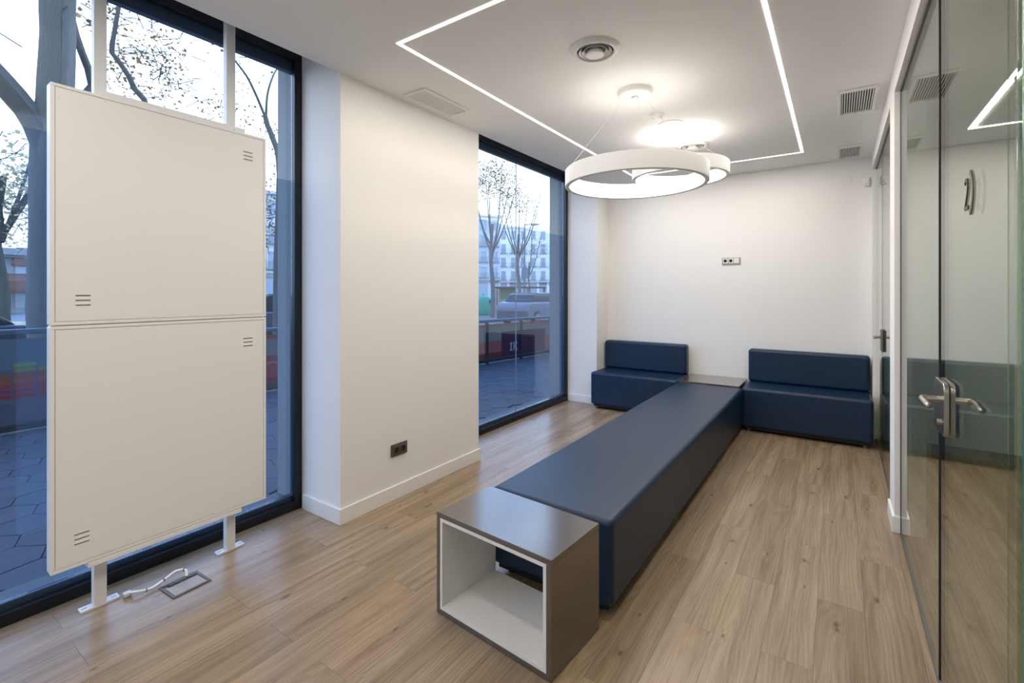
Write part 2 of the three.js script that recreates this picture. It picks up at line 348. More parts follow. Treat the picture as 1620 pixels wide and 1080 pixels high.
grille(0.0, 0.218, -4.25, -3.76, 'slatted white ceiling grille nearer the camera, by the glass wall');
grille(-0.002, 0.19, -5.63, -5.205, 'slatted white ceiling grille close to the back wall');
{
  const t = thing('ceiling_hatch', 'flat rectangular white grille in the ceiling above the wide pier', 'air vent', [-2.278, H, -2.41]);
  const w = 0.098, d = 0.23, f = 0.022;
  for (const [a, b, c, e] of [[-w, w, -d, -d + f], [-w, w, d - f, d], [-w, -w + f, -d + f, d - f], [w - f, w, -d + f, d - f]]) part('frame_bar', rspan(a, b, -0.011, -0.001, c, e, 0.002), trimWhite, t);
  part('backing', span(-w + f, w - f, -0.002, -0.0006, -d + f, d - f), slotDark, t);
  for (let k = 0; k < 13; k++) part('slat', rbox(0.0078, 0.003, 2 * (d - f) - 0.004, 0.001, 1), trimWhite, t, -w + f + 0.006 + k * 0.01183, -0.005, 0);
}

// ---------- sockets and wall fittings ----------
{
  const t = thing('triple_socket', 'grey-framed triple socket plate on the back wall', 'socket', [-0.98, 1.733, ZB]);
  part('frame', rbox(0.19, 0.078, 0.010, 0.004), std(srgb(150, 144, 136), 0.45), t, 0, 0, 0.005);
  for (let k = 0; k < 3; k++) {
    const p = part(k < 2 ? 'socket_insert' : 'blank_insert', rbox(0.05, 0.056, 0.006, 0.002), trimWhite, t, (k - 1) * 0.057 - 0.003, 0.004, 0.011);
    if (k < 2) { const c = cyl(0.018, 0.003, 24); c.rotateX(Math.PI / 2); part('socket_well', c, black, p, 0, 0, 0.0025); for (const s of [-1, 1]) { const h = cyl(0.0026, 0.003, 8); h.rotateX(Math.PI / 2); part('pin_hole', h, graphite, p, s * 0.0085, 0, 0.0035); } }
    else part('switch_line', span(-0.0006, 0.0006, -0.024, 0.024, 0.003, 0.0036), graphite, p);
  }
  const q = thing('double_socket', 'taupe double socket plate low on the wide pier', 'socket', [XL, 0.33, -2.208], Math.PI / 2);
  part('frame', rbox(0.142, 0.082, 0.010, 0.004), graphite, q, 0, 0, 0.005);
  for (const s of [-1, 1]) {
    const p = part('socket_insert', rbox(0.054, 0.055, 0.006, 0.002), graphite, q, s * 0.029, 0, 0.011);
    const c = cyl(0.0195, 0.003, 24); c.rotateX(Math.PI / 2); part('socket_well', c, black, p, 0, 0, 0.0025);
  }
  const b = thing('blank_wall_plate', 'faint white square cover plate high on the back wall', 'wall plate', [0.075, 2.49, ZB]);
  part('plate', rbox(0.075, 0.10, 0.006, 0.002), paint, b, 0, 0, 0.003);
  part('screw', new THREE.SphereGeometry(0.003, 8, 6), trimWhite, b, 0, 0.03, 0.006);
  const m = thing('motion_sensor', 'small white motion sensor in the corner above the right sofa', 'sensor', [0.232, 2.46, ZB]);
  part('body', rbox(0.05, 0.085, 0.04, 0.012, 3), trimWhite, m, 0, 0, 0.02);
  part('lens', new THREE.SphereGeometry(0.018, 16, 10), metalEdge, m, 0, -0.012, 0.036);
}

// ---------- seating ----------
function feet(t, list, h, m = steelGrey) { for (const [x, z] of list) part('foot', cyl(0.02, h, 16), m, t, x, h / 2, z); }
{
  const x0 = -1.418, x1 = -0.778, z0 = -5.205, z1 = -1.872, t = thing('long_bench', 'long dark blue vinyl bench running down the middle of the room', 'bench', [(x0 + x1) / 2, 0, (z0 + z1) / 2]);
  const w = x1 - x0, d = z1 - z0;
  part('upholstery', rbox(w, 0.372, d, 0.028, 5), vinyl, t, 0, 0.055 + 0.186, 0);
  part('base_frame', rbox(w - 0.06, 0.03, d - 0.06, 0.003), darkBase, t, 0, 0.042, 0);
  feet(t, [[-w / 2 + 0.08, -d / 2 + 0.08], [w / 2 - 0.08, -d / 2 + 0.08], [-w / 2 + 0.08, d / 2 - 0.08], [w / 2 - 0.08, d / 2 - 0.08], [-w / 2 + 0.08, 0], [w / 2 - 0.08, 0]], 0.028, darkBase);
}
function sofa(x0, x1, label) {
  const z0 = -5.74, z1 = -5.2, w = x1 - x0, d = z1 - z0, t = thing('sofa', label, 'sofa', [(x0 + x1) / 2, 0, (z0 + z1) / 2], 0, 'blue sofas along the back wall');
  part('seat', rbox(w, 0.385, d, 0.028, 5), vinyl, t, 0, 0.05 + 0.1925, 0);
  const b = part('backrest', rbox(w - 0.012, 0.345, 0.125, 0.03, 5), vinyl, t, 0, 0.435 + 0.172, -d / 2 + 0.068);
  part('seam', rbox(w - 0.02, 0.004, 0.004, 0.0015), vinyl, b, 0, 0.145, 0.0615);
  part('base_frame', rbox(w - 0.06, 0.026, d - 0.06, 0.003), darkBase, t, 0, 0.039, 0);
  feet(t, [[-w / 2 + 0.06, -d / 2 + 0.06], [w / 2 - 0.06, -d / 2 + 0.06], [-w / 2 + 0.06, d / 2 - 0.06], [w / 2 - 0.06, d / 2 - 0.06]], 0.027);
}
sofa(-2.437, -1.424, 'dark blue vinyl sofa on the left, beside the far window');
sofa(-0.795, 0.262, 'dark blue vinyl sofa on the right, against the glass wall');
function cubeTable(label, x, z, w, hh, d, ry) {
  const t = thing('cube_table', label, 'side table', [x, 0, z], ry), th = 0.022, tw = 0.014;
  part('top', rbox(w, th, d, 0.0015), taupe, t, 0, hh - th / 2, 0);
  part('bottom', rbox(w, th, d, 0.0015), taupe, t, 0, th / 2 + 0.002, 0);
  for (const s of [-1, 1]) part('side_panel', rbox(th, hh - 2 * th - 0.002, d, 0.0015), taupe, t, s * (w / 2 - th / 2), hh / 2 + 0.001, 0);
  const lw = w - 2 * th, lh = hh - 2 * th - 0.002, yc = hh / 2 + 0.001;
  part('top_lining', rbox(lw, tw, d + 0.001, 0.001), boxWhite, t, 0, yc + lh / 2 - tw / 2, 0);
  part('bottom_lining', rbox(lw, tw, d + 0.001, 0.001), boxWhite, t, 0, yc - lh / 2 + tw / 2, 0);
  for (const s of [-1, 1]) part('side_lining', rbox(tw, lh - 2 * tw, d + 0.001, 0.001), boxWhite, t, s * (lw / 2 - tw / 2), yc, 0);
}
cubeTable('taupe open cube table with white inside at the bench end', -1.1235, -1.662, 0.60, 0.438, 0.35, -4.4 * Math.PI / 180);
cubeTable('taupe table top between the two sofas at the far bench end', -1.11, -5.478, 0.59, 0.438, 0.53, 0);

// ---------- display stand ----------
{
  const t = thing('display_stand', 'tall white two-part display housing on posts before the big window', 'display', [-2.6, 0, -0.95]);
  const X = 0, zc = (z) => z + 0.95, front = 0;
  const pz = [-0.697, -1.246];
  for (const z of pz) {
    part('post', rspan(-0.135, -0.095, 0.008, 2.968, zc(z) - 0.0225, zc(z) + 0.0225, 0.003), metalWhite, t);
    const slot = (cz) => { const s = new THREE.Path(); s.moveTo(cz - 0.010, -0.005); s.lineTo(cz + 0.010, -0.005); s.lineTo(cz + 0.010, 0.005); s.lineTo(cz - 0.010, 0.005); s.closePath(); return s; };
    const sh = new THREE.Shape(); sh.moveTo(-0.068, -0.022); sh.lineTo(0.068, -0.022); sh.lineTo(0.068, 0.022); sh.lineTo(-0.068, 0.022); sh.closePath(); sh.holes.push(slot(-0.052), slot(0.052));
    const g = new THREE.ExtrudeGeometry(sh, { depth: 0.008, bevelEnabled: false }); g.rotateX(-Math.PI / 2); g.rotateY(Math.PI / 2); g.translate(-0.113, 0, zc(z));
    part('foot_plate', g, metalWhite, t);
  }
  part('crossbar', rspan(-0.095, -0.058, 2.235, 2.277, zc(-1.30), zc(-0.665), 0.003), metalWhite, t);
  part('crossbar', rspan(-0.095, -0.058, 0.215, 0.262, zc(-1.30), zc(-0.665), 0.003), metalWhite, t);
  part('tray_lip', rspan(-0.058, 0.0, 0.228, 0.25, zc(-1.255), zc(-0.632), 0.002), metalWhite, t);
  const zA = zc(-1.385), zB2 = zc(-0.515);
  part('joint_strip', rspan(-0.054, -0.012, 1.246, 1.262, zA + 0.004, zB2 - 0.004, 0.002), metalEdge, t);
  for (const [y0, y1, lab] of [[1.256, 2.236, 'upper screen housing'], [0.252, 1.252, 'lower screen housing']]) {
    const b = part('screen_housing', rspan(-0.058, -0.004, y0, y1, zA, zB2, 0.006, 3), metalEdge, t); b.userData.label = lab;
    // folded rim and inset cover plate
    const r = 0.013;
    for (const [a, c, e, f] of [[y0, y0 + r, zA, zB2], [y1 - r, y1, zA, zB2], [y0 + r, y1 - r, zA, zA + r], [y0 + r, y1 - r, zB2 - r, zB2]]) part('rim', rspan(-0.006, 0.0, a, c, e, f, 0.0015), metalWhite, b);
    // cover plate with slotted vents cut through
    const sh = new THREE.Shape(), m = r + 0.0025; sh.moveTo(zA + m, y0 + m); sh.lineTo(zB2 - m, y0 + m); sh.lineTo(zB2 - m, y1 - m); sh.lineTo(zA + m, y1 - m); sh.closePath();
    const vents = y0 > 1 ? [[zc(-1.288), 2.117], [zc(-0.615), 1.356]] : [[zc(-1.288), 1.123], [zc(-0.612), 0.365]];
    for (const [vz, vy] of vents) for (let k = -1; k <= 1; k++) {
      const p = new THREE.Path(), a = 0.024, q = 0.0022, yy = vy + k * 0.020;
      p.moveTo(vz - a, yy - q); p.lineTo(vz + a, yy - q); p.lineTo(vz + a, yy + q); p.lineTo(vz - a, yy + q); p.closePath(); sh.holes.push(p);
    }
    const g = new THREE.ExtrudeGeometry(sh, { depth: 0.0025, bevelEnabled: false });
    g.applyMatrix4(new THREE.Matrix4().set(0, 0, 1, 0, 0, 1, 0, 0, -1, 0, 0, 0, 0, 0, 0, 1).multiply(new THREE.Matrix4().makeScale(-1, 1, 1)));
    if (g.index === null) { const p = g.attributes.position; } g.computeVertexNormals();
    const plate = part('cover_plate', g, new THREE.MeshStandardMaterial({ color: metalWhite.color, roughness: 0.42, side: THREE.DoubleSide }), b); plate.position.x = -0.0025;
    for (const [vz, vy] of vents) for (let k = -1; k <= 1; k++) {
      part('vent_back', span(-0.004, -0.0036, vy + k * 0.02 - 0.006, vy + k * 0.02 + 0.006, vz - 0.026, vz + 0.026), slotDark, b);
      const lv = part('louvre', rbox(0.002, 0.006, 0.048, 0.0009, 1), metalWhite, b, 0.0008, vy + k * 0.02 + 0.004, vz); lv.rotation.z = -0.5;
    }
    const sg = cyl(0.0032, 0.0016, 10); sg.rotateZ(Math.PI / 2);
    const ys = [0.06, 0.27, 0.5, 0.73, 0.94].map((f) => y0 + f * (y1 - y0));
    for (const y of ys) for (const z of [zA + 0.026, zB2 - 0.026]) part('screw', sg, metalEdge, b, 0.0006, y, z);
    for (const f of [0.2, 0.4, 0.6, 0.8]) for (const y of [y0 + 0.024, y1 - 0.024]) part('screw', sg, metalEdge, b, 0.0006, y, zA + f * (zB2 - zA));
  }
  for (const z of pz) part('bolt', new THREE.SphereGeometry(0.006, 10, 8), metalEdge, t, -0.057, 2.256, zc(z));
}
{
  const t = thing('floor_outlet_box', 'grey metal floor outlet box with flip lid by the display stand', 'floor box', [-2.555, 0, -0.975], 0.06);
  const w = 0.072, d = 0.082, f = 0.012;
  for (const [a, b, c, e] of [[-w, w, -d, -d + f], [-w, w, d - f, d], [-w, -w + f, -d + f, d - f], [w - f, w, -d + f, d - f]]) part('frame_bar', rspan(a, b, 0, 0.005, c, e, 0.002), graphite, t);
  part('lid', rspan(-w + 0.038, w - f - 0.002, 0, 0.004, -d + f + 0.002, d - f - 0.002, 0.001), std(srgb(150, 142, 134), 0.42), t);
  part('hinge_flap', rspan(-w + f, -w + 0.036, 0, 0.010, -d + f, d - f - 0.02, 0.003), std(srgb(70, 68, 68), 0.5), t);
  const c = thing('power_cable', 'white cable with black ties between floor box and display stand', 'cable', [0, 0, 0]);
  const pts = [[-2.675, 0.012, -0.785], [-2.655, 0.02, -0.80], [-2.638, 0.018, -0.825], [-2.634, 0.012, -0.865], [-2.648, 0.02, -0.925], [-2.648, 0.035, -0.972], [-2.622, 0.034, -1.002], [-2.600, 0.014, -0.998]];
  const curve = new THREE.CatmullRomCurve3(pts.map((p) => V(...p)));
  part('sheath', new THREE.TubeGeometry(curve, 60, 0.0058, 10), trimWhite, c);
  for (const u of [0.28, 0.55, 0.86]) {
    const g = new THREE.TorusGeometry(0.0064, 0.002, 8, 16), q = part('cable_tie', g, black, c); q.position.copy(curve.getPointAt(u)); q.lookAt(q.position.clone().add(curve.getTangentAt(u))); 
  }
  part('connector', rspan(-2.69, -2.66, 0.004, 0.020, -0.802, -0.772, 0.003), std(srgb(205, 205, 205), 0.3), c);
}

// ---------- outside: pavement, road ----------
const stone = std(srgb(142, 143, 142), 0.8);
const GY = -0.05;
const pave = struct('pavement', span(-8.0, XO - 0.02, GY - 0.14, GY - 0.012, -60, 40), std(srgb(78, 80, 82), 0.9), 'hexagon-paved pavement outside the windows');
struct('road', span(-24, -8.16, GY - 0.16, GY - 0.08, -110, 60), std(srgb(92, 94, 97), 0.85, { bumpMap: rep(grainBump, 3, 3), bumpScale: 0.004 }), 'asphalt road beyond the trees');
struct('kerb', span(-8.16, -8.0, GY - 0.16, GY, -60, 40), std(srgb(150, 150, 148), 0.8), 'stone kerb along the road');
struct('pavement_far', span(-60, -24, GY - 0.16, GY - 0.02, -160, 60), std(srgb(126, 126, 124), 0.85), 'pavement on the other side of the street');
struct('ground', span(-240, 60, GY - 0.4, GY - 0.2, -260, 120), std(srgb(110, 110, 108), 0.9), 'ground under the city blocks');
{
  const R = 0.165, g = new THREE.CylinderGeometry(R - 0.004, R - 0.003, 0.02, 6); g.translate(0, -0.010, 0); g.rotateY(0.2);
  const mats = [62, 66, 59, 64].map((v) => std(srgb(v, v + 6, v + 16), 0.78));
  const all = [], c = Math.cos(0.2), s = Math.sin(0.2);
  for (let a = -70; a <= 70; a++) for (let b = -70; b <= 70; b++) {
    const lx = a * Math.sqrt(3) * R + (b & 1 ? Math.sqrt(3) * R / 2 : 0), lz = b * 1.5 * R, x = -5.4 + lx * c + lz * s, z = -4 - lx * s + lz * c;
    if (x < -7.85 || x > XO - 0.17 || z < -12 || z > 1.4) continue;
    all.push([x, z, Math.hypot(x, z)]);
  }
  // the nearest stones that the two windows show come one by one
  const seen = all.filter(([x, z]) => z > 0.42 * x && z < 0.12 * -x + 0.2 || (z < 1.05 * x && z > 2.2 * x)).sort((p, q) => p[2] - q[2]).slice(0, 290), own = new Set(seen);
  for (const [x, z] of seen) part('paving_stone', g, mats[Math.floor(rnd() * 4)], pave, x, GY + rr(-0.0015, 0.0015), z);
  const rest = all.filter((p) => !own.has(p)), im = new THREE.InstancedMesh(g, mats[0], rest.length), M = new THREE.Matrix4(), C = new THREE.Color();
  rest.forEach(([x, z], k) => { im.setMatrixAt(k, M.makeTranslation(x, GY + rr(-0.0015, 0.0015), z)); const v = rr(0.88, 1.06); im.setColorAt(k, C.setRGB(v, v, v)); });
  im.name = 'paving_stones'; im.userData.kind = 'stuff'; im.receiveShadow = true; pave.add(im);
}
// facade of our own house outside, beside the windows
const clad = std(srgb(124, 128, 130), 0.8);
struct('wall_facade', join(span(XO - 0.02, XO, 2.97, 6.5, -14, 6), span(XO - 0.02, XO, GY, 2.97, -14, -5.41), span(XO - 0.02, XO, GY, 2.97, -3.075, -1.752), span(XO - 0.02, XO, GY, 2.97, 1.3, 6)), clad, 'grey stone street front beside the windows');
struct('trim_1', join(span(XO - 0.02, -2.932, 0.04, 2.97, -1.752, -1.735), span(XO - 0.02, -2.932, 2.95, 2.97, -1.735, 1.3)), clad, 'grey stone lining outside the big window');
struct('trim_2', join(span(XO - 0.02, -2.932, 0.04, 2.97, -5.41, -5.393), span(XO - 0.02, -2.932, 0.04, 2.97, -3.092, -3.075), span(XO - 0.02, -2.932, 2.95, 2.97, -5.393, -3.092)), clad, 'grey stone lining outside the far window');

// ---------- outside: terrace barriers ----------
function banner(draw, w, h) {
  const c = document.createElement('canvas'); c.width = w; c.height = h; draw(c.getContext('2d'), w, h);
  const t = new THREE.CanvasTexture(c); t.colorSpace = THREE.SRGBColorSpace; return t;
}
const railMat = std(srgb(108, 124, 136), 0.4, { metalness: 0.4 }), darkPost = std(srgb(46, 48, 56), 0.5);
function barrier(label, x, z, ry, len, hh, tex, postCount) {
  const t = thing('terrace_barrier', label, 'barrier', [x, GY, z], ry);
  part('top_rail', rspan(-len / 2, len / 2, hh - 0.055, hh, -0.03, 0.03, 0.01), railMat, t);
  part('bottom_rail', rspan(-len / 2, len / 2, 0.03, 0.10, -0.05, 0.05, 0.01), darkPost, t);
  for (let k = 0; k < postCount; k++) part('post', rspan(-len / 2 + k * (len - 0.05) / (postCount - 1), -len / 2 + 0.05 + k * (len - 0.05) / (postCount - 1), 0, hh - 0.055, -0.025, 0.025, 0.004), darkPost, t);
  const g = rspan(-len / 2 + 0.05, len / 2 - 0.05, 0.10, hh - 0.10, -0.006, 0.006, 0.002), mat = std(new THREE.Color(1, 1, 1), 0.6, { map: tex }), uv = g.attributes.uv, p = g.attributes.position;
  for (let k = 0; k < p.count; k++) uv.setXY(k, (p.getX(k) + len / 2 - 0.05) / (len - 0.1), (p.getY(k) - 0.10) / (hh - 0.20));
  part('printed_panel', g, mat, t);
}
// left: dark panel with a stack of green, yellow, orange and red bars
barrier('dark terrace barrier with green to red bar print, left of the display stand', -6.9, -0.35, Math.PI / 2, 2.3, 1.06, banner((g, w, h) => {
  g.fillStyle = '#5f6070'; g.fillRect(0, 0, w, h); g.fillStyle = '#66747f'; g.fillRect(0, 0, w, h * 0.36);
  const col = ['#b02a2c', '#a42a48', '#c0302a', '#c4502a', '#a85038', '#8a8a3a', '#7ba04a'];
  for (let k = 0; k < 12; k++) { const n = [4, 5, 6, 7, 6, 5, 7, 6, 7, 5, 7, 6][k]; for (let j = 0; j < n; j++) { g.fillStyle = col[j]; g.fillRect(k * w / 12 + 4, h * 0.66 - j * h * 0.062, w / 12 - 8, h * 0.046); } }
}, 1024, 512), 3);
barrier('red and grey terrace barrier seen right of the display stand', -6.75, -3.55, Math.PI / 2 - 0.04, 2.6, 0.92, banner((g, w, h) => {
  g.fillStyle = '#b9474a'; g.fillRect(0, 0, w, h); g.fillStyle = '#8f8a80'; g.fillRect(0, h * 0.08, w, h * 0.5); g.fillStyle = '#b54348'; g.fillRect(0, h * 0.42, w, h * 0.12);
  g.fillStyle = '#e6dfd2'; g.font = 'bold 120px sans-serif'; g.textAlign = 'center'; g.fillText('IMI', w * 0.40, h * 0.42); g.fillStyle = '#7d3438'; g.fillRect(0, h * 0.86, w, h * 0.14);
}, 1024, 512), 3);
barrier('brown and orange terrace barrier with dark red block outside the far window', -5.705, -8.025, Math.PI / 2 - 0.12, 3.2, 0.88, banner((g, w, h) => {
  g.fillStyle = '#d07050'; g.fillRect(0, 0, w, h); g.fillStyle = '#a0988a'; g.fillRect(0, h * 0.06, w, h * 0.44); g.fillStyle = '#c06862'; g.fillRect(0, h * 0.5, w * 0.47, h * 0.34); g.fillStyle = '#8a3b20'; g.fillRect(0, h * 0.84, w * 0.47, h * 0.16);
  g.fillStyle = '#5c2038'; g.fillRect(w * 0.467, h * 0.25, w * 0.475, h * 0.75);
  g.fillStyle = '#b4c4d4'; g.font = 'bold ' + Math.round(h * 0.36) + 'px sans-serif'; g.fillText('IK', w * 0.548, h * 0.86, w * 0.085);
}, 1024, 256), 4);
{ // blue terrace chair beside the left barrier
  const t = thing('terrace_chair', 'dark blue terrace chair between left barrier and display stand', 'chair', [-6.05, GY, -1.52], 1.2), m = std(srgb(24, 74, 112), 0.5);
  part('seat', rspan(-0.21, 0.21, 0.43, 0.455, -0.21, 0.21, 0.01), m, t);
  part('backrest', rspan(-0.21, 0.21, 0.60, 0.84, -0.235, -0.21, 0.01), m, t);
  for (const a of [-1, 1]) for (const b of [-1, 1]) part('leg', rspan(a * 0.19 - 0.014, a * 0.19 + 0.014, 0, b < 0 ? 0.82 : 0.43, b * 0.2 - 0.014, b * 0.2 + 0.014, 0.004), m, t);
}

// ---------- outside: trees ----------
const bark = std(srgb(112, 112, 106), 0.9, { bumpMap: rep(grainBump, 3, 6), bumpScale: 0.02 });
const leafMats = [srgb(150, 110, 66), srgb(128, 104, 74), srgb(108, 98, 72), srgb(186, 156, 104)].map((c) => phy(c, 0.9, { transmission: 0.35, thickness: 0, side: THREE.DoubleSide }));
const leafGeo = (() => {
  const g = new THREE.BufferGeometry(), v = [[0, 0, 0], [0.5, 0.06, 0.35], [0.34, 0.02, 0.72], [0, -0.02, 1], [-0.34, 0.02, 0.72], [-0.5, 0.06, 0.35]];
  g.setAttribute('position', new THREE.Float32BufferAttribute(v.flat(), 3)); g.setIndex([0, 1, 2, 0, 2, 3, 0, 3, 4, 0, 4, 5]); g.computeVertexNormals(); return g;
})();
const paleLeaves = [srgb(226, 206, 158), srgb(206, 186, 140), srgb(186, 168, 124), srgb(232, 220, 186)].map((c) => phy(c, 0.9, { transmission: 0.55, thickness: 0, side: THREE.DoubleSide }));
function tree(label, limbs, clusters, size = 0.11, leaves = leafMats) {
  const base = limbs[0][0][0], t = thing('plane_tree', label, 'tree', [base[0], base[1], base[2]], 0, 'plane trees along the street');
  const loc = (p) => [p[0] - base[0], p[1] - base[1], p[2] - base[2]];
  limbs.forEach(([pts, a, b], k) => part(k ? 'branch' : 'trunk', limb(pts.map(loc), a, b, k ? 7 : 12, k ? 16 : 30), bark, t));
  const twigs = [], M = new THREE.Matrix4(), Q = new THREE.Quaternion(), E = new THREE.Euler();
  const per = leafMats.map(() => []);
  for (const [cx, cy, cz, r, n] of clusters) {
    for (let k = 0; k < n; k++) {
      const a = rr(0, 6.28), e = Math.acos(rr(-1, 1)), q = r * Math.cbrt(rnd()), p = [cx + q * Math.sin(e) * Math.cos(a), cy + q * Math.cos(e) * 0.8, cz + q * Math.sin(e) * Math.sin(a)];
      const s = size * rr(0.55, 1.25);
      M.compose(V(...loc(p)), Q.setFromEuler(E.set(rr(-1.2, 1.2), rr(0, 6.28), rr(-1.2, 1.2))), V(s, s, s)); per[Math.floor(rnd() * 4)].push(M.clone());
      if (k % 9 === 0) twigs.push([p, [p[0] + rr(-0.4, 0.4) * r, p[1] + rr(-0.35, 0.2) * r, p[2] + rr(-0.4, 0.4) * r]]);
    }
  }
  if (twigs.length) { const gs = twigs.map(([p, q]) => new THREE.TubeGeometry(new THREE.LineCurve3(V(...loc(p)), V(...loc(q))), 1, 0.008, 4)); const m = part('twigs', mergeGeometries(gs), bark, t); m.userData.kind = 'stuff'; }
  per.forEach((list, k) => { if (!list.length) return; const im = new THREE.InstancedMesh(leafGeo, leaves[k], list.length); list.forEach((m, i) => im.setMatrixAt(i, m)); im.name = 'foliage'; im.userData.kind = 'stuff'; im.castShadow = true; t.add(im); });
  return t;
}
tree('large plane tree with thick forked trunk left of the display stand', [
  [[[-8.5, GY, -1.66], [-8.5, 1.03, -1.657], [-8.5, 1.9, -1.657], [-8.5, 2.72, -1.675], [-8.5, 3.56, -1.70], [-8.5, 4.24, -1.748], [-8.5, 5.24, -1.76], [-8.5, 6.9, -1.72], [-8.4, 9, -1.6]], 0.21, 0.16],
  [[[-8.5, 3.15, -1.66], [-8.5, 3.5, -1.58], [-8.5, 3.75, -1.43], [-8.5, 4.0, -1.24], [-8.6, 4.6, -0.75], [-8.8, 5.6, 0.2]], 0.15, 0.09],
  [[[-8.5, 3.9, -1.85], [-8.5, 4.2, -2.10], [-8.5, 4.75, -1.97], [-8.5, 5.1, -1.89], [-8.5, 5.9, -1.95], [-8.6, 7.2, -2.3]], 0.05, 0.03],
  [[[-8.5, 5.8, -1.72], [-8.7, 6.5, -0.9], [-9.2, 7.6, -0.1]], 0.07, 0.03],
], [[-8.6, 6.2, -0.7, 1.2, 420], [-8.5, 5.5, -1.95, 0.45, 160], [-8.7, 7.8, -0.8, 1.3, 300], [-8.6, 5.2, -0.3, 1.0, 240]], 0.06);
tree('plane tree with crooked branch visible above the display stand', [
  [[[-9.5, GY, -3.1], [-9.5, 1.5, -3.08], [-9.5, 3.09, -3.056], [-9.5, 4.46, -3.047], [-9.5, 4.59, -3.02], [-9.5, 4.72, -2.89], [-9.5, 4.9, -2.81], [-9.5, 5.06, -2.70], [-9.5, 5.17, -2.60], [-9.5, 5.37, -2.604]], 0.10, 0.035],
  [[[-9.5, 5.3, -2.60], [-9.5, 5.7, -2.65], [-9.5, 5.97, -2.685], [-9.5, 6.7, -2.72], [-9.6, 7.8, -2.5]], 0.034, 0.016],
], [[-10.2, 5.9, -3.2, 0.75, 420], [-10.4, 5.3, -3.4, 0.7, 420], [-10.4, 7.2, -3.1, 0.6, 220]], 0.055);
tree('slender plane tree with forked top right of the display stand', [
  [[[-10, GY, -5.6], [-10, 0.86, -5.6], [-10, 2.23, -5.6], [-10, 3.6, -5.63], [-10, 4.36, -5.59], [-10, 4.73, -5.45], [-10, 4.97, -5.34], [-10, 5.1, -5.31]], 0.13, 0.05],
  [[[-10, 5.06, -5.32], [-10, 5.5, -5.11], [-10, 5.82, -4.92], [-10, 6.03, -4.71], [-10, 6.5, -4.3]], 0.03, 0.014],
  [[[-10, 5.06, -5.32], [-10, 5.58, -5.354], [-10, 5.95, -5.45], [-10, 6.2, -5.56], [-10, 6.5, -5.85]], 0.028, 0.012],
], [[-10.8, 3.3, -5.6, 0.75, 420], [-10.9, 2.7, -5.5, 0.5, 260], [-10.4, 6.2, -5.0, 0.7, 70], [-11.3, 5.4, -5.2, 0.75, 260]], 0.06);
// farther street trees, each with its own lean
const farTrees = [
  [-15.0, -2.2, 'leafy street tree far left across the road', 6.5, 2400], [-19.5, -6.8, 'street tree with pale crown behind the large trunk', 6.5, 1800],
  [-17, -25.5, 'bare street tree near the green container', 8.5, 700], [-15.9, -21.2, 'street tree at the left edge of the far window', 8.6, 2600], [-27, -42.5, 'distant street tree before the white house fronts', 7.5, 500],
  [-16.5, -10.2, 'street tree glimpsed just right of the display stand', 7.0, 800],
];
for (const [x, z, label, hgt, n] of farTrees) {
  const low = label.startsWith('leafy'), top = label.includes('left edge'), b = [[[[x, GY, z], [x + 0.05, 1.4, z], [x - 0.05, hgt * 0.4, z + 0.1], [x, hgt * 0.6, z]], 0.14, 0.08]], cl = [];
  for (let k = 0; k < 7; k++) { const a = k * 0.9 + x, q = rr(0.9, 1.8); b.push([[[x, hgt * 0.38 + k * 0.08, z], [x + Math.cos(a) * q * 0.5, hgt * 0.6, z + Math.sin(a) * q * 0.5], [x + Math.cos(a) * q, hgt * rr(0.85, 1.05), z + Math.sin(a) * q]], 0.05, 0.015]); cl.push([x + Math.cos(a) * q * 0.8, hgt * (low ? rr(0.36, 0.72) : top ? rr(0.72, 1.0) : rr(0.5, 0.98)), z + Math.sin(a) * q * 0.8, 1.0, Math.round(n / 7)]); }
  tree(label, b, cl, 0.085, low || label.includes('pale') ? paleLeaves : leafMats);
}

// ---------- outside: street things ----------
{
  const t = thing('street_lamp', 'grey street lamp post outside the far window', 'street lamp', [-22, GY - 0.02, -33.9]), m = std(srgb(96, 108, 120), 0.5);
  part('pole', cyl(0.10, 7.2, 12, 0.05).translate(0, 3.6, 0), m, t); part('arm', rspan(-0.04, 1.2, 7.1, 7.2, -0.04, 0.04, 0.02), m, t);
  part('lamp_head', rspan(0.7, 1.4, 7.0, 7.14, -0.12, 0.12, 0.03), m, t); part('sign_box', rspan(-0.2, 0.2, 2.6, 3.5, -0.2, 0.2, 0.05), m, t);
  const g = thing('recycling_container', 'round green recycling container by the road', 'container', [-19.2, GY - 0.08, -24.6]);
  part('body', new THREE.LatheGeometry([[0, 1.25], [0.25, 1.22], [0.5, 1.08], [0.62, 0.8], [0.62, 0.1], [0.55, 0]].map((p) => new THREE.Vector2(...p)), 28), std(srgb(46, 140, 112), 0.5), g);
  part('hatch', cyl(0.14, 0.05, 20).rotateZ(Math.PI / 2), black, g, 0.60, 0.85, 0); part('lifting_ring', new THREE.TorusGeometry(0.07, 0.015, 8, 20), steelGrey, g, 0, 1.3, 0);
}
